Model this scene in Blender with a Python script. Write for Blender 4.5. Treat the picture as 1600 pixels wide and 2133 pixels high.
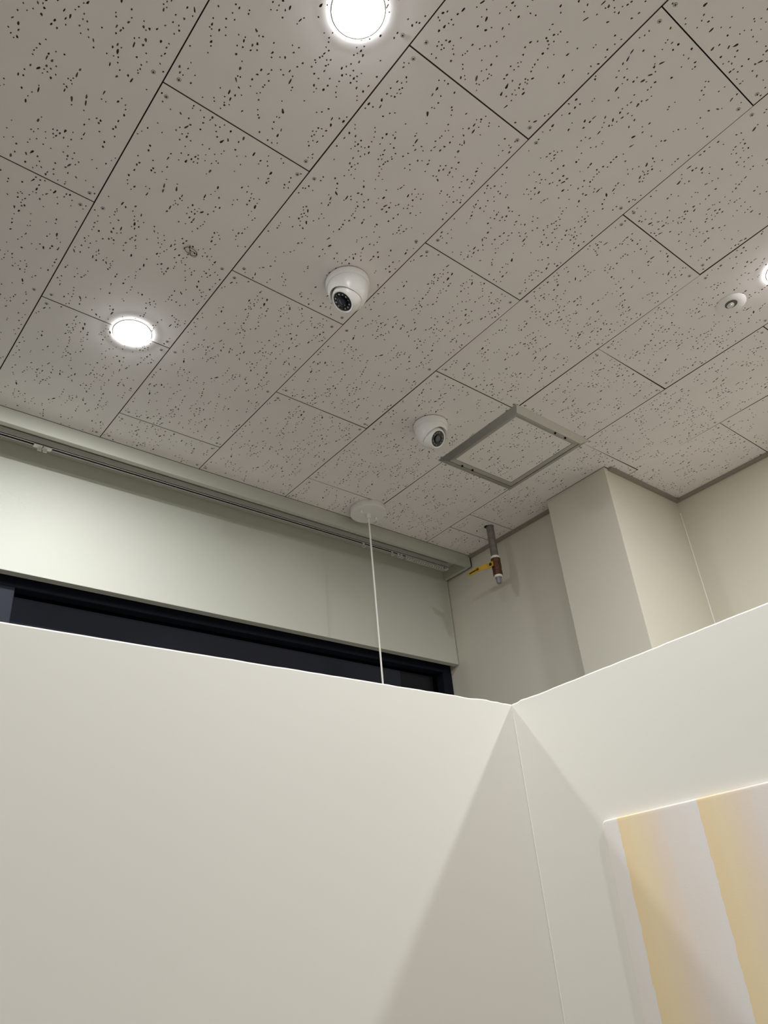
import bpy, bmesh, math, random
from mathutils import Vector, Matrix
from mathutils.geometry import delaunay_2d_cdt

for o in list(bpy.data.objects):
    bpy.data.objects.remove(o)
scene = bpy.context.scene
COL = scene.collection
H = 2.70                                   # ceiling height above the floor
PI = math.pi

# ------------------------------------------------------------------ camera
FPX = 1655.13
RIGHT = Vector((0.77518514, -0.62617739, -0.08360549))
DOWN = Vector((0.26099793, 0.43796701, -0.86027029))
FWD = Vector((0.57529825, 0.64504789, 0.50293652))
EYE = Vector((-0.00211, -0.79517, H - 1.354156))
cd = bpy.data.cameras.new('camera')
cam = bpy.data.objects.new('camera', cd)
COL.objects.link(cam)
M = Matrix((RIGHT, -DOWN, -FWD)).transposed().to_4x4()
M.translation = EYE
cam.matrix_world = M
cd.sensor_fit = 'HORIZONTAL'
cd.sensor_width = 36.0
cd.lens = FPX * 36.0 / 1600.0
cd.clip_start = 0.02
scene.camera = cam

# ------------------------------------------------------------------ world (night outside), exposure
w = bpy.data.worlds.new('night')
scene.world = w
w.use_nodes = True
w.node_tree.nodes['Background'].inputs[0].default_value = (0.88, 0.84, 1.0, 1)
w.node_tree.nodes['Background'].inputs[1].default_value = 0.055
vs = scene.view_settings
vs.view_transform = 'Standard'
vs.look = 'None'
vs.gamma = 1.0
vs.use_curve_mapping = False
vs.exposure = 0.0
LAMP_STRENGTH = 590.0                      # glow of every downlight diffuser
LAMP_COLOR = (0.94, 0.97, 1.0)


# ------------------------------------------------------------------ materials
def lin(r, g, b):
    f = lambda c: (c / 255 / 12.92) if c / 255 <= 0.04045 else ((c / 255 + 0.055) / 1.055) ** 2.4
    return (f(r), f(g), f(b), 1)


def mat(name, rgb, rough=0.6, metal=0.0, vary=0.0, scale=20.0, bump=0.0, bscale=200.0, spec=0.5):
    m = bpy.data.materials.new(name)
    m.use_nodes = True
    nt = m.node_tree
    b = nt.nodes['Principled BSDF']
    b.inputs['Roughness'].default_value = rough
    b.inputs['Metallic'].default_value = metal
    b.inputs['Specular IOR Level'].default_value = spec
    tc = nt.nodes.new('ShaderNodeTexCoord')
    n = nt.nodes.new('ShaderNodeTexNoise')
    n.inputs['Scale'].default_value = scale
    n.inputs['Detail'].default_value = 4
    nt.links.new(tc.outputs['Object'], n.inputs['Vector'])
    cr = nt.nodes.new('ShaderNodeValToRGB')
    c = lin(*rgb)
    cr.color_ramp.elements[0].position = 0.3
    cr.color_ramp.elements[1].position = 0.7
    cr.color_ramp.elements[0].color = tuple(x * (1 - vary) for x in c[:3]) + (1,)
    cr.color_ramp.elements[1].color = tuple(min(1, x * (1 + vary)) for x in c[:3]) + (1,)
    nt.links.new(n.outputs['Fac'], cr.inputs['Fac'])
    nt.links.new(cr.outputs['Color'], b.inputs['Base Color'])
    if bump:
        n2 = nt.nodes.new('ShaderNodeTexNoise')
        n2.inputs['Scale'].default_value = bscale
        n2.inputs['Detail'].default_value = 5
        bp = nt.nodes.new('ShaderNodeBump')
        bp.inputs['Strength'].default_value = bump
        bp.inputs['Distance'].default_value = 0.002
        nt.links.new(tc.outputs['Object'], n2.inputs['Vector'])
        nt.links.new(n2.outputs['Fac'], bp.inputs['Height'])
        nt.links.new(bp.outputs['Normal'], b.inputs['Normal'])
    return m


def emit(name, rgb, strength):
    m = bpy.data.materials.new(name)
    m.use_nodes = True
    nt = m.node_tree
    nt.nodes.remove(nt.nodes['Principled BSDF'])
    e = nt.nodes.new('ShaderNodeEmission')
    e.inputs[0].default_value = tuple(rgb) + (1,)
    e.inputs[1].default_value = strength
    nt.links.new(e.outputs[0], nt.nodes['Material Output'].inputs[0])
    return m


MT = {
    'tile': mat('tile_face', (236, 230, 228), 0.9, vary=0.02, scale=9, bump=0.04, bscale=500, spec=0.2),
    'pit': mat('tile_pit', (112, 102, 90), 0.95, vary=0.05, spec=0.1),
    'backing': mat('ceiling_backing', (70, 60, 50), 0.95, spec=0.1),
    'cream': mat('cream_partition_paint', (229, 225, 215), 0.62, vary=0.008, scale=3, bump=0.06, bscale=60, spec=0.35),
    'wall': mat('greige_wall_paint', (214, 208, 192), 0.75, vary=0.015, scale=3, bump=0.08, bscale=90, spec=0.3),
    'lintel': mat('pale_wallpaper', (201, 201, 189), 0.6, vary=0.012, scale=4, bump=0.05, bscale=150, spec=0.35),
    'boxgrey': mat('curtain_box_wrap', (188, 188, 176), 0.55, vary=0.01, spec=0.35),
    'caulk': mat('white_caulk', (236, 233, 224), 0.5),
    'trim': mat('ceiling_angle_paint', (150, 140, 130), 0.6, vary=0.05, scale=30),
    'alu': mat('aluminium_frame', (186, 183, 179), 0.36, metal=0.74, vary=0.03, scale=60),
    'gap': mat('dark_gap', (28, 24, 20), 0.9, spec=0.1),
    'plastic': mat('white_plastic', (236, 232, 228), 0.32, vary=0.006),
    'rail': mat('white_rail', (206, 206, 204), 0.4, metal=0.1),
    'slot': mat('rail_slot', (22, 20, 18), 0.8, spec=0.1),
    'black': mat('black_plastic', (18, 18, 20), 0.28),
    'lens': mat('lens_glass', (52, 54, 62), 0.12, spec=0.7),
    'led': mat('led_dots', (128, 128, 128), 0.2, spec=0.8),
    'steel': mat('screw_steel', (205, 204, 202), 0.4, metal=0.3),
    'pipe': mat('galvanised_pipe', (128, 122, 118), 0.5, metal=0.45, vary=0.25, scale=45),
    'tape': mat('thread_tape', (238, 232, 222), 0.7),
    'bronze': mat('bronze_valve', (96, 66, 44), 0.48, metal=0.5, vary=0.25, scale=60, bump=0.3, bscale=250),
    'yellow': mat('yellow_lever', (204, 160, 44), 0.5, vary=0.06, scale=40),
    'ink': mat('black_print', (34, 26, 14), 0.7),
    'plug': mat('grey_plug', (140, 140, 140), 0.5, metal=0.3),
    'frame': mat('dark_window_frame', (22, 25, 34), 0.7, vary=0.05, spec=0.12),
    'mullion': mat('slate_blue_mullion', (35, 37, 48), 0.6, spec=0.2),
    'clear': mat('clear_clip', (150, 146, 140), 0.2, spec=0.8),
    'floor': mat('floor_pale', (206, 200, 190), 0.5, vary=0.12, scale=6),
    'plain': mat('room_wall_paint', (224, 220, 210), 0.7, vary=0.01),
    'lamp': emit('lamp_glow', LAMP_COLOR, LAMP_STRENGTH),
}


def glass_material():
    m = bpy.data.materials.new('window_glass')
    m.use_nodes = True
    nt = m.node_tree
    nt.nodes.remove(nt.nodes['Principled BSDF'])
    fr = nt.nodes.new('ShaderNodeFresnel')
    fr.inputs[0].default_value = 1.30
    tr = nt.nodes.new('ShaderNodeBsdfTransparent')
    tr.inputs[0].default_value = (0.5, 0.52, 0.55, 1)
    gl = nt.nodes.new('ShaderNodeBsdfGlossy')
    gl.inputs['Roughness'].default_value = 0.12
    gl.inputs[0].default_value = (0.55, 0.58, 0.66, 1)
    mx = nt.nodes.new('ShaderNodeMixShader')
    nt.links.new(fr.outputs[0], mx.inputs[0])
    nt.links.new(tr.outputs[0], mx.inputs[1])
    nt.links.new(gl.outputs[0], mx.inputs[2])
    nt.links.new(mx.outputs[0], nt.nodes['Material Output'].inputs[0])
    return m


MT['glass'] = glass_material()


def stripe_material():
    """Watercolour stripes on cloth: sharp left edge, mustard fading to pale; local x runs along the panel."""
    m = bpy.data.materials.new('striped_cloth')
    m.use_nodes = True
    nt = m.node_tree
    L = nt.links
    b = nt.nodes['Principled BSDF']
    b.inputs['Roughness'].default_value = 0.85
    b.inputs['Specular IOR Level'].default_value = 0.2
    tc = nt.nodes.new('ShaderNodeTexCoord')
    sep = nt.nodes.new('ShaderNodeSeparateXYZ')
    L.new(tc.outputs['Object'], sep.inputs[0])

    def math_(op, a, bb):
        n = nt.nodes.new('ShaderNodeMath')
        n.operation = op
        for i, v in enumerate((a, bb)):
            if isinstance(v, (int, float)):
                n.inputs[i].default_value = v
            else:
                L.new(v, n.inputs[i])
        return n.outputs[0]
    mp = nt.nodes.new('ShaderNodeMapping')
    mp.inputs['Scale'].default_value = (30, 30, 55)
    L.new(tc.outputs['Object'], mp.inputs[0])
    nz = nt.nodes.new('ShaderNodeTexNoise')
    nz.inputs['Scale'].default_value = 1.0
    nz.inputs['Detail'].default_value = 6
    L.new(mp.outputs[0], nz.inputs['Vector'])
    wob = math_('MULTIPLY', math_('SUBTRACT', nz.outputs['Fac'], 0.5), 0.006)
    mp2 = nt.nodes.new('ShaderNodeMapping')
    mp2.inputs['Scale'].default_value = (60, 1, 5)
    L.new(tc.outputs['Object'], mp2.inputs[0])
    nz2 = nt.nodes.new('ShaderNodeTexNoise')
    nz2.inputs['Scale'].default_value = 1.0
    nz2.inputs['Detail'].default_value = 4
    L.new(mp2.outputs[0], nz2.inputs['Vector'])
    P = 0.1105
    u = math_('ADD', math_('SUBTRACT', sep.outputs['X'], 0.0238), wob)
    fr = math_('FRACT', math_('DIVIDE', math_('ADD', u, 5 * P), P), 0)
    fr2 = math_('ADD', fr, math_('MULTIPLY', math_('SUBTRACT', nz2.outputs['Fac'], 0.5), 0.22))
    # streak noise only shifts the fade, never the sharp edge
    sel = nt.nodes.new('ShaderNodeMath')
    sel.operation = 'MAXIMUM'
    L.new(math_('MULTIPLY', fr, 0.6), sel.inputs[0])
    L.new(fr2, sel.inputs[1])
    edge = math_('GREATER_THAN', fr, 0.93)
    fin = math_('MAXIMUM', math_('MINIMUM', sel.outputs[0], 0.92), math_('MULTIPLY', edge, fr))
    cr = nt.nodes.new('ShaderNodeValToRGB')
    e = cr.color_ramp.elements
    e[0].position = 0.0
    e[0].color = lin(232, 208, 166)
    e[1].position = 1.0
    e[1].color = lin(227, 222, 217)
    for p_, c_ in ((0.2, (231, 213, 176)), (0.42, (228, 211, 190)), (0.62, (226, 215, 205)), (0.8, (227, 219, 212))):
        q = e.new(p_)
        q.color = lin(*c_)
    L.new(fin, cr.inputs['Fac'])
    L.new(cr.outputs['Color'], b.inputs['Base Color'])
    wv = nt.nodes.new('ShaderNodeTexNoise')
    wv.inputs['Scale'].default_value = 700
    bp = nt.nodes.new('ShaderNodeBump')
    bp.inputs['Strength'].default_value = 0.05
    bp.inputs['Distance'].default_value = 0.001
    L.new(tc.outputs['Object'], wv.inputs['Vector'])
    L.new(wv.outputs['Fac'], bp.inputs['Height'])
    L.new(bp.outputs['Normal'], b.inputs['Normal'])
    return m


MT['stripes'] = stripe_material()


# ------------------------------------------------------------------ helpers
def add_box(bm, x0, x1, y0, y1, z0, z1, bev=0.0, seg=2):
    vs_ = [bm.verts.new((x, y, z)) for x in (x0, x1) for y in (y0, y1) for z in (z0, z1)]
    fs = [bm.faces.new([vs_[i] for i in q]) for q in
          ((0, 1, 3, 2), (4, 6, 7, 5), (0, 4, 5, 1), (2, 3, 7, 6), (0, 2, 6, 4), (1, 5, 7, 3))]
    if bev:
        es = list({e for f in fs for e in f.edges})
        bmesh.ops.bevel(bm, geom=es, offset=bev, segments=seg, profile=0.5, affect='EDGES')


def add_lathe(bm, prof, n=48, close_bottom=True):
    """profile of (radius, z) spun about z"""
    rings = []
    for r, z in prof:
        if r < 1e-6:
            rings.append([bm.verts.new((0, 0, z))])
        else:
            rings.append([bm.verts.new((r * math.cos(2 * PI * k / n), r * math.sin(2 * PI * k / n), z)) for k in range(n)])
    for a, b in zip(rings, rings[1:]):
        for k in range(n):
            k2 = (k + 1) % n
            if len(a) == 1 and len(b) == 1:
                continue
            if len(a) == 1:
                bm.faces.new((a[0], b[k], b[k2]))
            elif len(b) == 1:
                bm.faces.new((a[k], b[0], a[k2]))
            else:
                bm.faces.new((a[k], b[k], b[k2], a[k2]))


def add_tube(bm, pts, r, n=8, cap=True):
    pts = [Vector(p) for p in pts]
    rings = []
    up = None
    for i, p in enumerate(pts):
        d = (pts[min(i + 1, len(pts) - 1)] - pts[max(i - 1, 0)]).normalized()
        if up is None:
            up = Vector((0, 0, 1)) if abs(d.z) < 0.9 else Vector((1, 0, 0))
        a = d.cross(up).normalized()
        up = a.cross(d).normalized()
        rings.append([bm.verts.new(p + a * r * math.cos(2 * PI * k / n) + up * r * math.sin(2 * PI * k / n)) for k in range(n)])
    for a, b in zip(rings, rings[1:]):
        for k in range(n):
            bm.faces.new((a[k], a[(k + 1) % n], b[(k + 1) % n], b[k]))
    if cap:
        bm.faces.new(rings[0][::-1])
        bm.faces.new(rings[-1])


def build(name, bm, material, parent=None, smooth=False, loc=None, mtx=None):
    bmesh.ops.recalc_face_normals(bm, faces=bm.faces)
    me = bpy.data.meshes.new(name)
    bm.to_mesh(me)
    bm.free()
    for m in (material if isinstance(material, (list, tuple)) else [material]):
        me.materials.append(m)
    if smooth:
        for p in me.polygons:
            p.use_smooth = True
        try:
            me.set_sharp_from_angle(angle=math.radians(38))
        except Exception:
            pass
    o = bpy.data.objects.new(name, me)
    COL.objects.link(o)
    if parent:
        o.parent = parent
    if mtx is not None:
        o.matrix_local = mtx
    elif loc is not None:
        o.location = loc
    return o


def thing(name, label, cat, loc=(0, 0, 0), group=None):
    o = bpy.data.objects.new(name, None)
    o.empty_display_size = 0.05
    COL.objects.link(o)
    o.location = loc
    return tag(o, label, cat, group)


def tag(o, label, cat, group=None):
    o['label'] = label
    o['category'] = cat
    if group:
        o['group'] = group
    return o


def struct(name, bm, material, parent=None, label=None, **k):
    o = build(name, bm, material, parent, **k)
    if parent is None:
        o['kind'] = 'structure'
        if label:
            o['label'] = label
    return o


def box_struct(name, x0, x1, y0, y1, z0, z1, m, label=None, bev=0.0):
    """structure box, origin at its own base; z measured from the ceiling"""
    cx, cy = (x0 + x1) / 2, (y0 + y1) / 2
    bm = bmesh.new()
    add_box(bm, x0 - cx, x1 - cx, y0 - cy, y1 - cy, 0, z1 - z0, bev)
    return struct(name, bm, m, label=label, loc=(cx, cy, H + z0))


# ------------------------------------------------------------------ room shell (z from ceiling)
XW, YP0, YP1 = 2.047, 0.349, 0.592          # pipe wall plane, pillar span in y
XP = 1.982                                   # pillar front
XB = 2.397                                   # recessed side wall
YB = 1.03                                    # curtain box front
YW = 1.168                                   # lintel front
XL, YF = -2.6, -3.6                          # far left wall, wall behind the camera

box_struct('floor', XL - .1, XB + .1, YF - .1, 1.5, -H - .08, -H, MT['floor'], 'pale floor below the frame')
box_struct('wall_front', XL - .1, XB + .1, YF - .1, YF, -H, 0, MT['plain'], 'off-white wall behind the camera')
box_struct('wall_left', XL - .1, XL, YF, 1.5, -H, 0, MT['plain'], 'off-white wall far to the left')
box_struct('wall_right', XB, XB + .1, YF, YP0, -H, 0, MT['wall'], 'greige wall running off the right edge beyond the pillar')
box_struct('wall_pillar', XP, XB + .1, YP0, YP1, -H, 0, MT['wall'], 'greige square pillar standing out from the wall beside the pipe', bev=0.0015)
box_struct('wall_pipe', XW, XW + .1, YP1, 1.5, -H, 0, MT['wall'], 'greige wall behind the capped pipe')
box_struct('wall_back', XL, XW - .004, YW, YW + .026, -.388, -0.0, MT['lintel'],
           'pale grey lintel wall between curtain box and dark window', bev=0.001)
box_struct('wall_sill', XL, XW, YW, 1.45, -H, -1.75, MT['lintel'], 'low wall under the dark window')

# night window under the lintel
bm = bmesh.new()
add_box(bm, XL, XW, 1.215, 1.275, -.30, -.408, 0.002)
win = struct('window_1', bm, MT['frame'], label='dark night window with navy frame under the pale lintel', loc=(0, 0, H))
bm = bmesh.new()
add_box(bm, XL, XW, 1.215, 1.275, -.560, -.500, 0.002)
build('transom', bm, MT['frame'], win)
bm = bmesh.new()
add_box(bm, .30, .492, 1.213, 1.272, -1.70, -.408, 0.002)
o = build('mullion', bm, MT['mullion'], win)
o['label'] = 'slate blue upright at the left end of the dark window'
bm = bmesh.new()
add_box(bm, XW - .045, XW, 1.214, 1.274, -1.70, -.408, 0.002)
build('jamb', bm, MT['frame'], win)
bm = bmesh.new()
add_box(bm, .492, XW - .045, 1.250, 1.254, -.500, -.408)
build('pane', bm, MT['glass'], win)
bm = bmesh.new()
add_box(bm, XL, .30, 1.250, 1.254, -.500, -.408)
build('pane', bm, MT['glass'], win)
for xa_, xb_ in ((XL, .30), (.492, XW - .045)):
    bm = bmesh.new()
    add_box(bm, xa_, xb_, 1.250, 1.254, -1.70, -.560)
    build('pane', bm, MT['glass'], win)
bm = bmesh.new()
add_box(bm, XL, XW, 1.215, 1.275, -1.748, -1.70, 0.002)
build('bottom_rail', bm, MT['frame'], win)


# partition: L of two low walls, turned a little against the tile grid
ZP = -1.03
PC = Vector((0.8746, -0.0472))
ALX = Vector((-0.9996, 0.0279))              # along the left leg, away from the corner
ALY = Vector((-0.0217, -0.99976))            # along the right leg, towards the camera side


def partition(name, origin, along, outward, length, thick, label, chips, seed):
    """a wall leg; local x along, local y outward (away from the viewer), local z up from the floor"""
    rnd = random.Random(seed)
    bm = bmesh.new()
    top = H + ZP
    n = 120
    hgt = []
    for i in range(n + 1):
        s = length * (i / n) ** 1.6
        dz = rnd.uniform(-.0003, .0003)
        for c, wd, a in chips:
            dz += a * math.exp(-((s - c) / wd) ** 2)
        hgt.append((s, top + dz))
    prof = lambda t: ((0, 0), (0, t - .0025), (.0008, t - .0008), (.003, t), (thick, t), (thick, 0))
    rings = [[bm.verts.new((s, y, z)) for y, z in prof(t)] for s, t in hgt]
    for a, b in zip(rings, rings[1:]):
        for k in range(6):
            bm.faces.new((a[k], b[k], b[(k + 1) % 6], a[(k + 1) % 6]))
    bm.faces.new(rings[0])
    bm.faces.new(rings[-1][::-1])
    o = struct(name, bm, MT['cream'], label=label)
    m = Matrix.Identity(4)
    m[0][0], m[1][0] = along.x, along.y
    m[0][1], m[1][1] = outward.x, outward.y
    m[0][3], m[1][3] = origin.x, origin.y
    o.matrix_world = m
    return o


out_y = Vector((0.0279, 0.9996))
out_x = Vector((0.99976, -0.0217))
pl = partition('wall_partition', PC, ALX, out_y, 2.6, .09,
               'cream half-height partition filling the lower left', [(.055, .012, .0012), (.085, .008, -.0008), (.03, .01, .0005)], 3)
# the right leg stops behind the left leg's face; it takes the corner block with it
pr = partition('wall_partition', PC, ALY, out_x, 2.2, .09,
               'cream half-height partition on the right carrying the striped panel', [(.02, .005, .0014), (.035, .006, .0008)], 4)
bm = bmesh.new()
add_box(bm, 0, .088, 0.0005, .09, 0, H + ZP - .0005)
o = build('corner_block', bm, MT['cream'], pr)
m = Matrix.Identity(4)
m[0][0], m[1][0] = out_x.x, out_x.y
m[0][1], m[1][1] = out_y.x, out_y.y
m[0][3], m[1][3] = PC.x + .002 * out_x.x, PC.y
o.parent = None
o.matrix_world = m
o.parent = pr
o.matrix_parent_inverse = pr.matrix_world.inverted()
# thin caulk bead in the inner corner
bm = bmesh.new()
add_tube(bm, [(PC.x - .0002, PC.y - .0010, .9), (PC.x - .0002, PC.y - .0010, H + ZP - .02)], .0009, 6)
o = struct('trim_4', bm, MT['caulk'], label='thin white caulk line in the inner corner of the partition')

# ceiling angles along the walls
box_struct('trim_1', XW - .015, XW, YP1, YB - .001, -.009, -.0005, MT['trim'], 'grey angle strip between ceiling and pipe wall')
box_struct('trim_2', XP + .018, XB, YP0 - .015, YP0, -.009, -.0005, MT['trim'], 'grey angle strip above the pillar side')
box_struct('trim_3', XB - .015, XB, YF, YP0 - .015, -.009, -.0005, MT['trim'], 'grey angle strip above the right wall')
bm = bmesh.new()
add_box(bm, -.0035, .0005, -.0035, .0005, 0, 1.6, .0012, 1)
struct('trim_5', bm, MT['caulk'], label='pale caulk line in the corner right of the pillar', loc=(XB, YP0, H - 1.65))

# ------------------------------------------------------------------ ceiling: backing slab and separate perforated tiles
bm = bmesh.new()
add_box(bm, XL, XB + .1, YF, 1.5, .0125, .06)
ceil = struct('ceiling', bm, MT['backing'], label='screwed-up ceiling of pitted off-white gypsum tiles', loc=(0, 0, H))

TL = {}                                       # long joints: x at y = -0.3 and at y = 1.0
for i in range(-9, 9):
    TL[i] = (.3 * i, .3 * i)
TL.update({1: (.2955, .296), 2: (.5995, .601), 3: (.9005, .9035), 4: (1.2015, 1.2085), 5: (1.5005, 1.515), 6: (1.801, 1.819), 7: (2.0945, 2.098)})
GAP = .0024
THICK = .009
PIT = .0042


def pits(w, l, seed):
    """list of small irregular outlines scattered in short chains along the tile"""
    rnd = random.Random(seed)
    got = []
    grid = {}

    def free(x, y, r):
        if not (.003 + r < x < w - .003 - r and .003 + r < y < l - .003 - r):
            return False
        gx, gy = int(x / .012), int(y / .012)
        for i in (-1, 0, 1):
            for j in (-1, 0, 1):
                for (a, b, c) in grid.get((gx + i, gy + j), ()):
                    if (a - x) ** 2 + (b - y) ** 2 < (r + c + .0009) ** 2:
                        return False
        return True
    for _ in range(285):
        x, y = rnd.uniform(0, w), rnd.uniform(0, l)
        ang = PI / 2 - .06 + rnd.gauss(0, .28)
        k = rnd.choice((1, 1, 1, 1, 2, 2, 2, 3, 3, 4))
        for q in range(k):
            big = rnd.random()
            if big < .56:
                a = rnd.uniform(.0013, .0020)
                b = rnd.uniform(.0011, .0016)
            elif big < .86:
                a = rnd.uniform(.0019, .0030)
                b = rnd.uniform(.0012, .0020)
            else:
                a = rnd.uniform(.0030, .0058)
                b = rnd.uniform(.0011, .0021)
            b = min(a, b)
            th = ang + rnd.gauss(0, .40 if a < .0028 else .22)
            if free(x, y, a):
                n = 7 if a < .0022 else 9
                tear = rnd.uniform(-.45, .45)
                pl_ = []
                for t in range(n):
                    ph = 2 * PI * t / n
                    rr = rnd.uniform(.80, 1.16)
                    u = a * math.cos(ph) * rr
                    v = b * math.sin(ph) * rr * (1 + tear * math.cos(ph))
                    pl_.append((x + u * math.cos(th) - v * math.sin(th), y + u * math.sin(th) + v * math.cos(th)))
                got.append(((x, y), a, pl_))
                grid.setdefault((int(x / .012), int(y / .012)), []).append((x, y, a))
            st = rnd.uniform(.0055, .0150)
            x += st * math.cos(ang) + rnd.gauss(0, .0022)
            y += st * math.sin(ang) + rnd.gauss(0, .0022)
    return got


def inside(poly, x, y, marg):
    """point well inside a polygon (convex or notched, axis-aligned edges)"""
    n = len(poly)
    c = False
    for i in range(n):
        (x1, y1), (x2, y2) = poly[i], poly[(i + 1) % n]
        if (y1 > y) != (y2 > y) and x < (x2 - x1) * (y - y1) / (y2 - y1) + x1:
            c = not c
        dx, dy = x2 - x1, y2 - y1
        t = max(0, min(1, ((x - x1) * dx + (y - y1) * dy) / (dx * dx + dy * dy)))
        if math.hypot(x1 + t * dx - x, y1 + t * dy - y) < marg:
            return False
    return c


def tile_mesh(poly, holes):
    """gypsum tile: face at z = 0 with real pits, sides going up; poly counter-clockwise"""
    pts = [Vector(p) for p in poly]
    faces = [list(range(len(poly)))]
    for c, a, hl in holes:
        if not inside(poly, c[0], c[1], a + .0015):
            continue
        s = len(pts)
        pts += [Vector(p) for p in hl]
        faces.append(list(range(s, s + len(hl))))
    V, E_, F, ov, oe, of = delaunay_2d_cdt(pts, [], faces, 0, 1e-7)
    verts = [(v.x, v.y, 0) for v in V]
    nv = len(verts)
    up = {}
    depth = {}
    rd = random.Random(len(V))

    def lift(i):
        if i not in up:
            up[i] = len(verts)
            verts.append((V[i].x, V[i].y, depth.get(i, PIT)))
        return up[i]
    fs, mi = [], []
    side = {}
    fd = {}
    for f, o_ in zip(F, of):
        if 0 not in o_:
            continue
        ids = [k for k in o_ if k != 0]
        hole = bool(ids)
        if hole:
            if ids[0] not in fd:
                fd[ids[0]] = PIT if rd.random() < .68 else rd.uniform(.0012, .0022)
            for i in f:
                depth.setdefault(i, fd[ids[0]])
        for a, b in zip(f, list(f[1:]) + [f[0]]):
            side.setdefault((min(a, b), max(a, b)), []).append(hole)
        if hole:
            fs.append([lift(i) for i in f][::-1])
            mi.append(1)
        else:
            fs.append(list(f)[::-1])
            mi.append(0)
    for (a, b), hh in side.items():
        if len(hh) == 2 and hh[0] != hh[1]:
            fs.append([a, b, lift(b), lift(a)])
            mi.append(1)
    n = len(poly)
    base = len(verts)
    for x, y in poly:
        verts.append((x, y, 0))
    for x, y in poly:
        verts.append((x, y, THICK))
    for i in range(n):
        j = (i + 1) % n
        fs.append([base + i, base + j, base + n + j, base + n + i])
        mi.append(1)
    fs.append([base + n + i for i in range(n)])
    mi.append(1)
    me = bpy.data.meshes.new('ceiling_tile')
    me.from_pydata(verts, [], fs)
    me.materials.append(MT['tile'])
    me.materials.append(MT['pit'])
    me.polygons.foreach_set('material_index', mi)
    me.update()
    return me


W0, L0 = .3 - GAP, .6 - GAP
RECT = [(0, 0), (W0, 0), (W0, L0), (0, L0)]
HOLES = [pits(W0, L0, 11 + s) for s in range(3)]
FULL = [tile_mesh(RECT, h) for h in HOLES]

# one Phillips screw, shared
bm = bmesh.new()
N = 12
cen = bm.verts.new((0, 0, -.0009))
r1 = [bm.verts.new((.0031 * math.cos(2 * PI * k / N), .0031 * math.sin(2 * PI * k / N), -.0007)) for k in range(N)]
r2 = [bm.verts.new((.0040 * math.cos(2 * PI * k / N), .0040 * math.sin(2 * PI * k / N), -.0001)) for k in range(N)]
for k in range(N):
    bm.faces.new((cen, r1[k], r1[(k + 1) % N])).material_index = 0
    bm.faces.new((r1[k], r2[k], r2[(k + 1) % N], r1[(k + 1) % N])).material_index = 1
for a in (.4, .4 + PI / 2):
    c_, s_ = math.cos(a), math.sin(a)
    q = [bm.verts.new((u * c_ - v * s_, u * s_ + v * c_, -.0010)) for u, v in ((-.0023, -.0006), (.0023, -.0006), (.0023, .0006), (-.0023, .0006))]
    bm.faces.new(q).material_index = 2
SCREW = bpy.data.meshes.new('screw')
bm.to_mesh(SCREW)
bm.free()
for k in ('steel', 'trim', 'gap'):
    SCREW.materials.append(MT[k])
rs = random.Random(5)


def lx(i, y):
    a, b = TL[i]
    return a + (b - a) * (y + .3) / 1.3


def place_tile(i, y0, y1, clip=None, screws=True):
    """tile between long joints i and i+1 and y0..y1; clip = outline in ceiling coordinates"""
    full = clip is None
    xa, xb = lx(i, (y0 + y1) / 2) + GAP / 2, lx(i + 1, (y0 + y1) / 2) - GAP / 2
    slope = (lx(i, y1) - lx(i, y0)) / (y1 - y0)
    seed = rs.randrange(3)
    flip = rs.random() < .5
    if full:
        o = bpy.data.objects.new('ceiling_tile', FULL[seed])
        cx, cy = (xa + xb) / 2, (y0 + y1) / 2
        rot = Matrix.Rotation(-slope + (PI if flip else 0), 4, 'Z')
        o.parent = ceil
        COL.objects.link(o)
        o.matrix_local = (Matrix.Translation((cx, cy, rs.uniform(-.0004, .0004))) @ rot @
                          Matrix.Diagonal(((xb - xa) / W0, (y1 - y0 - GAP) / L0, 1, 1)) @ Matrix.Translation((-W0 / 2, -L0 / 2, 0)))
        spots = [(u, v) for u in (.0165, W0 - .0165) for v in (.016, L0 / 2 + .008, L0 - .016)]
    else:
        hl = [((c[0] + xa, c[1] + y0), a, [(px + xa, py + y0) for px, py in h]) for c, a, h in HOLES[seed]]
        # shift outline to a local origin at its first corner
        ox, oy = clip[0]
        me = tile_mesh([(x - ox, y - oy) for x, y in clip], [((c[0] - ox, c[1] - oy), a, [(px - ox, py - oy) for px, py in h]) for c, a, h in hl])
        o = bpy.data.objects.new('ceiling_tile', me)
        COL.objects.link(o)
        o.parent = ceil
        o.location = (ox, oy, 0)
        spots = []
        xs, ys = [p[0] for p in clip], [p[1] for p in clip]
        for x in (min(xs) + .0165, max(xs) - .0165):
            for y in (min(ys) + .016, max(ys) - .016):
                if inside(clip, x, y, .01):
                    spots.append((x - ox, y - oy))
    if screws:
        for u, v in spots:
            s = bpy.data.objects.new('screw', SCREW)
            COL.objects.link(s)
            s.parent = o
            s.location = (u + rs.uniform(-.003, .003), v + rs.uniform(-.004, .004), 0)
            s.rotation_euler.z = rs.uniform(0, PI)
    return o


def rect(i, y0, y1, x1=None):
    g = GAP / 2
    return [(lx(i, y0) + g, y0 + g), ((lx(i + 1, y0) if x1 is None else x1) - g, y0 + g),
            ((lx(i + 1, y1) if x1 is None else x1) - g, y1 - g), (lx(i, y1) + g, y1 - g)]


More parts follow.
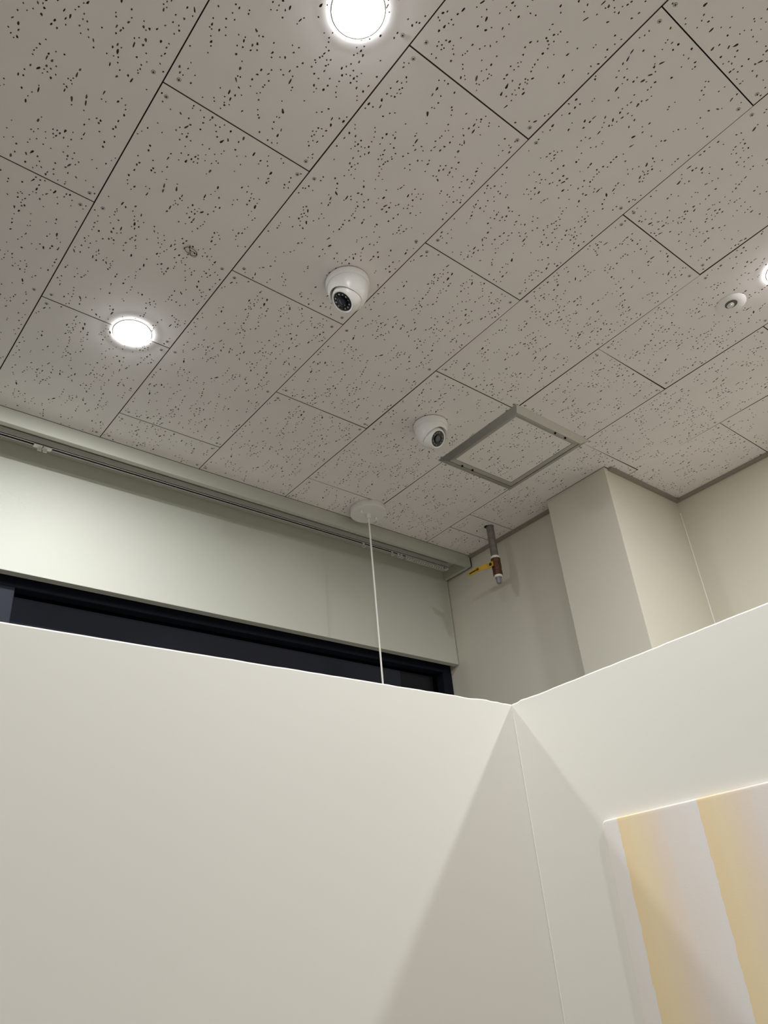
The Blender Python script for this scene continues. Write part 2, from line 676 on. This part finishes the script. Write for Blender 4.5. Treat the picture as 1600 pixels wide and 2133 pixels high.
YE = YB - .0005 + GAP / 2
for i in range(-2, 8):
    first = -2.1 if i % 2 == 0 else -1.8
    y = first
    while y < YB:
        y0, y1 = y, y + .6
        y = y1
        scr = i >= 0 and y1 > -.75
        if y1 < YB and i <= 4:
            place_tile(i, y0, y1, screws=scr)
        elif i <= 4:
            place_tile(i, y0, y1, clip=rect(i, y0, YE), screws=scr)
        elif i == 5:
            if y0 < -.1:
                place_tile(i, y0, y1, screws=scr)
            elif y0 < .3:
                place_tile(i, y0, y1, clip=rect(i, y0, .293), screws=scr)
            else:
                place_tile(i, y0, y1, clip=rect(i, y0, YE), screws=scr)
        elif i == 6:
            g = GAP / 2
            if y1 < .35:
                place_tile(i, y0, y1, screws=scr)
            elif y0 < .35:
                xr = lx(7, .33) - g
                place_tile(i, y0, y1, clip=[(lx(6, .3) + g, .3 + g), (xr, .3 + g), (xr, YP0 - .002), (XP - .001, YP0 - .002), (XP - .001, YP1 + .001),
                                            (XW - .001, YP1 + .001), (XW - .001, .80 - g), (lx(6, .8) + g, .80 - g)], screws=scr)
                place_tile(i, .8, .9, clip=rect(i, .80, .902, XW), screws=False)
            else:
                place_tile(i, y0, y1, clip=rect(i, .902, YE, XW - .001), screws=scr)
        elif i == 7:
            if y1 < .1:
                place_tile(i, y0, y1, screws=scr)
            else:
                place_tile(i, y0, y1, clip=rect(i, y0, YP0 - .001, XB), screws=scr)


# ------------------------------------------------------------------ access hatch
t = thing('access_hatch', 'square aluminium-framed access hatch with a tile infill, near the pillar', 'hatch', (1.6555, .4445, H))
FX, FY = .1625, .1645                        # half size of the outer flange
prof = [(0, 0), (0, -.0015), (.0190, -.0088), (.0205, -.0092), (.0215, -.0088), (.0215, 0)]           # inset, z


def mitred(name, side, prof_, m_, hx, hy):
    bm = bmesh.new()
    a, b = [], []
    for d, z in prof_:
        x, y = hx - d, hy - d
        p, q = {'s': ((-x, -y), (x, -y)), 'e': ((x, -y), (x, y)), 'n': ((x, y), (-x, y)), 'w': ((-x, y), (-x, -y))}[side]
        a.append(bm.verts.new((p[0], p[1], z)))
        b.append(bm.verts.new((q[0], q[1], z)))
    n = len(prof_)
    for k in range(n):
        bm.faces.new((a[k], b[k], b[(k + 1) % n], a[(k + 1) % n]))
    bm.faces.new(a[::-1])
    bm.faces.new(b)
    return build(name, bm, m_, t)


for sd in 'senw':
    mitred('frame_bar', sd, prof, MT['alu'], FX, FY)
door = None
dp = [(0, .004), (0, -.0080), (.0020, -.0084), (.0125, -.0066), (.0140, -.0062), (.0140, .004)]
for sd in 'senw':
    mitred('door_bar', sd, dp, MT['alu'], FX - .0229, FY - .0229)
bm = bmesh.new()
add_box(bm, -FX + .0215, FX - .0215, -FY + .0215, FY - .0215, .005, .0085)
o = build('gap_backing', bm, MT['gap'], t)
rr_ = [(-.125, -.127), (.125, -.127), (.125, .127), (-.125, .127)]
me = tile_mesh([(x + .125, y + .127) for x, y in rr_], HOLES[1])
o = bpy.data.objects.new('infill_tile', me)
COL.objects.link(o)
o.parent = t
o.location = (-.125, -.127, -.0048)
for lx_, ly_ in ((.032, -.139), (.078, -.139), (-.085, .139), (-.04, .139)):
    bm = bmesh.new()
    add_lathe(bm, [(0, -.0115), (.0032, -.0110), (.0038, -.006)], 10)
    build('latch_screw', bm, MT['gap'], t, loc=(lx_, ly_, 0))


# ------------------------------------------------------------------ downlights
def downlight(x, y, label):
    t = thing('downlight', label, 'downlight', (x, y, H), 'recessed ceiling downlights')
    bm = bmesh.new()
    add_lathe(bm, [(.0460, -.0006), (.0457, -.0018), (.0442, -.0027), (.0428, -.0027), (.0428, -.0006)], 40)
    build('trim_ring', bm, MT['plastic'], t, True)
    bm = bmesh.new()
    add_lathe(bm, [(.0425, -.0008), (.0425, -.0022), (.040, -.0032), (.032, -.0042), (.018, -.0048), (0, -.0050)], 40)
    build('diffuser', bm, MT['lamp'], t, True)
    return t


downlight(.5050, .5985, 'round downlight glowing near the curtain box on the left')
downlight(.4955, -.2930, 'round downlight glowing at the top edge of the ceiling')
downlight(1.658, -.4310, 'round downlight cut by the right edge near the flush sprinkler')
for x, y, wh in ((.50, -1.184, 'right behind the viewer'), (1.63, -1.30, 'behind the right partition'), (-.62, -.20, 'left of the viewer')):  # unseen lamps added out of frame to fill and grade the partition light
    downlight(x, y, 'unseen round downlight added for fill, ' + wh)


# ------------------------------------------------------------------ turret security cameras
def frame_matrix(n, loc):
    n = n.normalized()
    a = n.cross(Vector((0, 0, 1))).normalized()
    b = n.cross(a)
    m = Matrix((a, b, n)).transposed().to_4x4()
    m.translation = loc
    return m


def turret(x, y, n_side, tilt, label):
    base = Vector((x, y, H))
    t = thing('security_camera', label, 'camera', base, 'white turret cameras on the ceiling')
    ball = Vector((0, 0, -.043))
    v = (EYE - (base + ball)).normalized()
    n = (v * math.cos(tilt) + n_side.normalized() * math.sin(tilt)).normalized()
    ball += n * .005
    # gasket line and housing with a round cut for the eyeball
    bm = bmesh.new()
    add_lathe(bm, [(0, -.0001), (.0485, -.0001), (.0485, -.0022), (0, -.0022)], 56)
    build('gasket', bm, MT['gap'], t)
    bm = bmesh.new()
    add_lathe(bm, [(0, -.0022), (.0495, -.0022), (.0500, -.0045), (.0490, -.0165), (.0480, -.0178), (.0462, -.0180), (.0458, -.0195), (.0462, -.0205),
                   (.0455, -.026), (.0440, -.036), (.0410, -.047), (.0355, -.057), (.027, -.0645), (.015, -.069), (0, -.0700)], 72)
    h = build('housing', bm, MT['plastic'], t, False)
    bmc = bmesh.new()
    bmesh.ops.create_cone(bmc, cap_ends=True, segments=72, radius1=.0352, radius2=.0352, depth=.2, matrix=frame_matrix(n, ball + n * .096))
    cut = build('cutter', bmc, MT['plastic'])
    cut.location = base
    bpy.context.view_layer.update()
    md = h.modifiers.new('cut', 'BOOLEAN')
    md.operation = 'DIFFERENCE'
    md.solver = 'EXACT'
    md.object = cut
    dg = bpy.context.evaluated_depsgraph_get()
    me = bpy.data.meshes.new_from_object(h.evaluated_get(dg))
    h.modifiers.clear()
    h.data = me
    for p in me.polygons:
        p.use_smooth = True
    me.set_sharp_from_angle(angle=math.radians(30))
    bpy.data.objects.remove(cut)
    # eyeball: sphere flattened in front, its face recessed
    m = frame_matrix(n, ball)
    R_, rf = .0340, .0274
    prof_ = []
    a0 = math.asin(rf / R_)
    for k in range(22):
        a = PI - (PI - a0) * k / 21
        prof_.append((R_ * math.sin(a) if k else 0, R_ * math.cos(a)))
    zf = R_ * math.cos(a0)
    prof_ += [(.0262, zf + .0012), (.0240, zf + .0008), (.0228, zf - .0012), (0, zf - .0012)]
    bm = bmesh.new()
    add_lathe(bm, prof_, 64)
    eb = build('eyeball', bm, MT['plastic'], t, True, mtx=m)
    bm = bmesh.new()
    add_lathe(bm, [(.0227, -.0012), (.0227, .0000), (.0130, .0000), (.0125, -.0010), (0, -.0010)], 48)
    g = build('face_glass', bm, MT['black'], eb, True, loc=(0, 0, zf))
    bm = bmesh.new()
    add_lathe(bm, [(.0122, -.0008), (.0122, .0026), (.0096, .0030), (.0088, .0016), (.0, .0028)], 40)
    build('lens_barrel', bm, [MT['black'], MT['lens']], eb, True, loc=(0, 0, zf)).data.polygons.foreach_set(
        'material_index', [0] * 120 + [1] * 40)
    for k in range(12):
        a = 2 * PI * (k + .5) / 12
        bm = bmesh.new()
        add_lathe(bm, [(.0021, 0), (.0019, .0006), (.0008, .0012), (0, .0013)], 8)
        build('led', bm, MT['led'] if k % 4 else MT['lens'], eb, True, loc=(.0176 * math.cos(a), .0176 * math.sin(a), zf))
    # thread of a sealing screw on the housing side
    return t


turret(.830, .186, RIGHT * -.74 + DOWN * .67, math.radians(50), 'white dome camera turned to the left, on the tile above the ceiling middle')
turret(1.3505, .486, RIGHT * .96 + DOWN * .30, math.radians(43), 'white dome camera turned to the right, beside the access hatch')

# ------------------------------------------------------------------ flush sprinkler
t = thing('flush_sprinkler', 'flush white ceiling sprinkler plate with a silver eye, near the right edge', 'sprinkler', (1.6532, -.2924, H))
bm = bmesh.new()
add_lathe(bm, [(.0150, -.0002), (.0150, -.0008), (.0356, -.0008), (.0362, -.0004), (.0362, -.0002)], 48)
build('cover_plate', bm, MT['tile'], t, True)
bm = bmesh.new()
add_lathe(bm, [(.0148, -.0009), (.0140, -.0013), (.0134, -.0006), (0, -.0004)], 36)
build('cup', bm, [MT['lens']], t, True)
bm = bmesh.new()
add_lathe(bm, [(0, -.0042), (.0045, -.0040), (.0048, -.0026), (.0088, -.0024), (.0092, -.0010), (.004, -.0006)], 28)
build('eye', bm, MT['steel'], t, True, loc=(.002, .003, 0))

# ------------------------------------------------------------------ little clip stuck to a tile
t = thing('wire_clip', 'tiny clear clip with a black pin on the tile above the left downlight', 'clip', (.5031, .3005, H))
bm = bmesh.new()
pts = []
for k in range(33):
    a = 2 * PI * k / 32
    pts.append((.0135 * math.cos(a), .0082 * math.sin(a), -.002 - .004 * (1 + math.cos(a)) / 2))
add_tube(bm, pts, .0007, 6)
build('loop', bm, MT['pit'], t, True)
bm = bmesh.new()
add_tube(bm, [(x * .60 + .0065, y * .72 + .0045, z * .8 - .001) for x, y, z in pts], .0005, 6)
build('inner_loop', bm, MT['backing'], t, True)
bm = bmesh.new()
add_tube(bm, [(-.004, -.002, -.0005), (-.007, -.008, -.005), (-.008, -.012, -.003)], .0012, 6)
build('pin', bm, MT['black'], t, True)
for sx in (-1, 1):
    bm = bmesh.new()
    add_tube(bm, [(sx * .0135, .001, -.0004), (sx * .0150, .002, -.0045)], .0010, 6)
    build('tip', bm, MT['gap'], t, True)

# ------------------------------------------------------------------ pendant
t = thing('pendant_cord', 'white pendant lamp cord hanging from a round ceiling canopy, behind the partition', 'pendant lamp', (1.4855, .952, H))
bm = bmesh.new()
add_lathe(bm, [(0, -.0004), (.0592, -.0004), (.0600, -.0015), (.0600, -.0212), (.0588, -.0222), (0, -.0222)], 64)
build('canopy', bm, MT['plastic'], t, True)
bm = bmesh.new()
add_lathe(bm, [(0, -.0222), (.0075, -.0222), (.0075, -.0370), (.0066, -.0380), (0, -.0380)], 24)
build('strain_relief', bm, MT['plastic'], t, True)
for s in (-1, 1):
    bm = bmesh.new()
    add_lathe(bm, [(0, -.0222), (.0050, -.0222), (.0052, -.0300), (.0046, -.0312), (0, -.0312)], 16)
    build('canopy_screw', bm, MT['plastic'], t, True, loc=(s * .0365, s * .006, 0))
bm = bmesh.new()
add_tube(bm, [(0, 0, -.036), (.0005, 0, -.3), (.0005, .0005, -.6), (0, 0, -1.25)], .0029, 10)
build('cord', bm, MT['caulk'], t, True)
bm = bmesh.new()
add_lathe(bm, [(0, -1.24), (.012, -1.242), (.019, -1.256), (.021, -1.31), (.018, -1.315), (0, -1.312)], 24)
build('lamp_holder', bm, MT['plastic'], t, True)

# ------------------------------------------------------------------ curtain box, rail and gliders
XE = XW - .008
t = thing('curtain_box', 'pale grey curtain box running along the ceiling above the window', 'curtain box', (0, YB, H))
bm = bmesh.new()
add_box(bm, XL, XE, 0, .0155, -.0475, -.0006, .0008, 1)
build('fascia', bm, MT['boxgrey'], t)
bm = bmesh.new()
add_box(bm, XL, XE - .016, .0155, YW - YB - .001, -.008, -.0006)
build('top_board', bm, MT['boxgrey'], t)
bm = bmesh.new()
add_box(bm, XE - .0155, XE, .0158, YW - YB - .001, -.0485, -.0006, .0008, 1)
build('end_board', bm, MT['boxgrey'], t)

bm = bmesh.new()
add_box(bm, XE + .0002, XE + .0042, .0006, YW - YB - .001, -.0470, -.0006)  # black strip standing in for the deep shade between box end and wall
build('end_gap_shade', bm, MT['gap'], t)

t = thing('curtain_rail', 'slim white curtain rail with a dark slot inside the curtain box', 'curtain rail', (0, 1.1135, H - .030))
bm = bmesh.new()
XR = 1.990
for y0, y1, z0, z1 in ((-.0095, -.0082, 0, .0215), (.0082, .0095, 0, .0215), (-.0095, -.0042, 0, .0014), (.0042, .0095, 0, .0014), (-.0095, .0095, .0200, .0215)):
    add_box(bm, XL, XR, y0, y1, z0, z1)
build('rail_channel', bm, MT['rail'], t)
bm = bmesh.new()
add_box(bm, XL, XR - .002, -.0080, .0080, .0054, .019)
build('slot_shade', bm, MT['slot'], t)
bm = bmesh.new()
add_box(bm, XR - .001, XR + .004, -.0095, .0095, -.006, .0215, .001, 1)
build('end_stop', bm, MT['plastic'], t)


def glider_mesh():
    bm = bmesh.new()
    add_box(bm, -.0035, .0035, -.0036, .0036, .0022, .0050)
    add_box(bm, -.0016, .0016, -.0030, .0030, -.0050, .0024)
    n, m_ = 14, 6
    rings = []
    for k in range(n):
        a = 2 * PI * k / n
        rings.append([bm.verts.new((.0012 * math.cos(2 * PI * j / m_), (.0048 + .0012 * math.sin(2 * PI * j / m_)) * math.cos(a),
                                    -.0095 + (.0048 + .0012 * math.sin(2 * PI * j / m_)) * math.sin(a))) for j in range(m_)])
    for k in range(n):
        a, b = rings[k], rings[(k + 1) % n]
        for j in range(m_):
            bm.faces.new((a[j], b[j], b[(j + 1) % m_], a[(j + 1) % m_]))
    bmesh.ops.recalc_face_normals(bm, faces=bm.faces)
    me = bpy.data.meshes.new('curtain_glider')
    bm.to_mesh(me)
    bm.free()
    me.materials.append(MT['plastic'])
    return me


GM = glider_mesh()


def glider(x, label, rot):
    o = bpy.data.objects.new('curtain_glider', GM)
    COL.objects.link(o)
    o.location = (x, 1.1135, H - .030)
    o.rotation_euler.z = rot
    tag(o, label, 'curtain glider', 'white curtain gliders on the rail')


rg = random.Random(8)
glider(1.590, 'white curtain glider alone on the rail just left of the pendant cord', .9)
glider(1.722, 'white curtain glider hanging singly right of the pendant cord', .7)
glider(1.752, 'white curtain glider, left one of a close pair before the bunched row', .5)
glider(1.766, 'white curtain glider, right one of a close pair before the bunched row', .4)
ORD = ('first second third fourth fifth sixth seventh eighth ninth tenth eleventh twelfth thirteenth fourteenth fifteenth '
       'sixteenth seventeenth').split()
for k in range(17):
    glider(1.791 + .0113 * k, 'white curtain glider in the bunched row, %s from the right end stop of the rail' % ORD[16 - k], .35 + rg.uniform(-.15, .15))
t = thing('carrier_joint', 'white double-tab carrier on the curtain rail at the left edge', 'curtain carrier', (.478, 1.1135, H - .030))
bm = bmesh.new()
add_box(bm, -.024, -.0012, -.0085, .0085, -.0030, -.0002, .0007, 1)
build('plate', bm, MT['plastic'], t)
bm = bmesh.new()
add_box(bm, .0012, .024, -.0085, .0085, -.0034, -.0002, .0007, 1)
build('plate', bm, MT['plastic'], t)
for s in (-1, 1):
    bm = bmesh.new()
    x0 = s * .0075
    n = 12
    outer = [(x0 + .0050 * u, -.0105 + .0052 * v_) for u, v_ in ((-1, 1.5), (-1, -.6), (-.6, -1), (.6, -1), (1, -.6), (1, 1.5))]
    # tab with a round hole: ring of quads between hole and outline
    ho, oo = [], []
    for k in range(16):
        a = 2 * PI * k / 16
        ho.append((x0 + .0017 * math.cos(a), -.0105 + .0017 * math.sin(a)))
        c_, s_ = math.cos(a), math.sin(a)
        sc = min(.0050 / max(abs(c_), 1e-6), (.0078 if s_ > 0 else .0050) / max(abs(s_), 1e-6))
        oo.append((x0 + sc * c_, -.0105 + sc * s_))
    V4 = [[bm.verts.new((px, yy, pz)) for px, pz in lst] for lst in (ho, oo) for yy in (-.0012, .0012)]
    for k in range(16):
        j = (k + 1) % 16
        bm.faces.new((V4[0][k], V4[0][j], V4[2][j], V4[2][k]))
        bm.faces.new((V4[1][k], V4[1][j], V4[3][j], V4[3][k]))
        bm.faces.new((V4[0][k], V4[0][j], V4[1][j], V4[1][k]))
        bm.faces.new((V4[2][k], V4[2][j], V4[3][j], V4[3][k]))
    build('tab', bm, MT['plastic'], t)

# ------------------------------------------------------------------ capped pipe with ball valve
PX, PY = 1.942, .826
t = thing('valve_pipe', 'grey pipe stub from the ceiling with a bronze ball valve and yellow lever', 'pipe', (PX, PY, H))
bm = bmesh.new()
add_lathe(bm, [(0, -.0002), (.0140, -.0002), (.0134, -.012), (.0134, -.124), (0, -.124)], 28)
build('pipe', bm, MT['pipe'], t, True)
bm = bmesh.new()
q = [(.0145 * math.cos(a) * (1.4 if 2.0 < a < 3.4 else 1.02), .0145 * math.sin(a) * (1.4 if 2.0 < a < 3.4 else 1.02)) for a in [2 * PI * k / 20 for k in range(20)]]
bm.faces.new([bm.verts.new((x, y, -.0003)) for x, y in q])
r_ = bmesh.ops.extrude_face_region(bm, geom=list(bm.faces))
bmesh.ops.translate(bm, vec=(0, 0, -.0012), verts=[v for v in r_['geom'] if isinstance(v, bmesh.types.BMVert)])
build('ceiling_cutout', bm, MT['gap'], t)
bm = bmesh.new()
add_lathe(bm, [(.0130, -.1205), (.0150, -.1215), (.0158, -.127), (.0152, -.1325), (.0130, -.133)], 28)
build('thread_tape', bm, MT['tape'], t, True)
bm = bmesh.new()
add_lathe(bm, [(0, -.130), (.0168, -.130), (.0178, -.132), (.0178, -.145), (.0165, -.147), (.0176, -.152), (.0180, -.160), (.0174, -.169), (.0160, -.174),
               (.0160, -.177), (.0176, -.179), (.0176, -.192), (.0168, -.194), (0, -.194)], 8)
bmesh.ops.rotate(bm, verts=bm.verts, cent=(0, 0, 0), matrix=Matrix.Rotation(.35, 3, 'Z'))
body = build('valve_body', bm, MT['bronze'], t)
bm = bmesh.new()
add_lathe(bm, [(.0115, -.1925), (.0138, -.1935), (.0144, -.197), (.0138, -.2015), (.011, -.202)], 24)
build('thread_tape', bm, MT['tape'], t, True)
bm = bmesh.new()
add_lathe(bm, [(0, -.200), (.0122, -.200), (.0118, -.205), (.0096, -.206), (.0092, -.222), (.0082, -.224), (0, -.224)], 6)
build('plug', bm, MT['plug'], t)
SD = Vector((-1, .02, 0)).normalized()     # stem direction
LD = Vector((.02, 1, 0)).normalized()      # lever direction
ZS = -.158
bm = bmesh.new()
add_tube(bm, [SD * .012 + Vector((0, 0, ZS)), SD * .0225 + Vector((0, 0, ZS))], .0070, 12)
add_tube(bm, [SD * .0225 + Vector((0, 0, ZS)), SD * .0262 + Vector((0, 0, ZS))], .0042, 8)
build('stem', bm, MT['bronze'], t, True)
bm = bmesh.new()
add_tube(bm, [SD * .0262 + Vector((0, 0, ZS)), SD * .0315 + Vector((0, 0, ZS))], .0058, 6)
build('stem_nut', bm, MT['black'], t)
# bent flat lever: (distance along, offset outward, half height)
pr_ = [(-.010, .0262, .0085), (.008, .0262, .0098), (.020, .0275, .0098), (.032, .0345, .0090), (.044, .0400, .0088), (.080, .0405, .0085), (.094, .0405, .0070), (.099, .0405, .0035)]
bm = bmesh.new()
rings = []
for s, of_, hh in pr_:
    p0 = LD * s + SD * of_ + Vector((0, 0, ZS))
    rings.append([bm.verts.new(p0 + SD * du + Vector((0, 0, dz))) for du, dz in ((0, -hh), (.0026, -hh), (.0026, hh), (0, hh))])
for a, b in zip(rings, rings[1:]):
    for k in range(4):
        bm.faces.new((a[k], b[k], b[(k + 1) % 4], a[(k + 1) % 4]))
bm.faces.new(rings[0][::-1])
bm.faces.new(rings[-1])
lev = build('lever', bm, MT['yellow'], t, True)
# worn, unreadable dark print on the lever: bars like a line of lettering
bm = bmesh.new()
rp = random.Random(2)


def patch(s0, s1, z0, z1):
    q_ = [LD * s + SD * (.0405 + .0028) + Vector((0, 0, ZS + z)) for s, z in ((s0, z0), (s1, z0), (s1, z1), (s0, z1))]
    r2_ = [p + SD * .0003 for p in q_]
    a = [bm.verts.new(p) for p in q_]
    b = [bm.verts.new(p) for p in r2_]
    bm.faces.new(b)
    for k in range(4):
        bm.faces.new((a[k], a[(k + 1) % 4], b[(k + 1) % 4], b[k]))


patch(.060, .092, -.0022, .0022)
for k in range(3):
    patch(.0465 + .0042 * k, .0492 + .0042 * k, -.0040, .0042)
build('print', bm, MT['ink'], lev)

# ------------------------------------------------------------------ striped padded panel on the right partition leg
mloc = Matrix.Identity(4)
ax = Vector((ALY.x, ALY.y, 0))                # local x runs along the wall towards the camera
nrm = Vector((-out_x.x, -out_x.y, 0))         # local y off the wall, into the booth
for r in range(3):
    mloc[r][0], mloc[r][1] = ax[r], nrm[r]
PT = H - 1.2120
TH = .006
PW, PH = 1.25, 1.0
# the front face, TH off the wall, must stay on the measured sight lines: start a little further on
o0 = PC + ALY * .1187
mloc.translation = Vector((o0.x, o0.y, PT - PH))
bm = bmesh.new()
add_box(bm, 0, PW, .0006, TH, 0, PH)
for v in bm.verts:
    pass
corner = [e for e in bm.edges if abs(e.verts[0].co.x - e.verts[1].co.x) < 1e-6 and abs(e.verts[0].co.z - e.verts[1].co.z) < 1e-6]
bmesh.ops.bevel(bm, geom=corner, offset=.006, segments=5, profile=.5, affect='EDGES')
front = [e for e in bm.edges if all(v.co.y > TH - 1e-5 for v in e.verts) and len(e.link_faces) == 2 and any(f.normal.y < .5 for f in e.link_faces)]
bm.normal_update()
front = [e for e in bm.edges if all(v.co.y > TH - 1e-5 for v in e.verts) and any(abs(f.normal.y) < .5 for f in e.link_faces)]
bmesh.ops.bevel(bm, geom=front, offset=.0022, segments=4, profile=.5, affect='EDGES')
o = build('striped_panel', bm, MT['stripes'], None, True)
o.matrix_world = mloc
tag(o, 'rounded mustard and off-white watercolour-striped cloth panel on the right partition', 'wall panel')
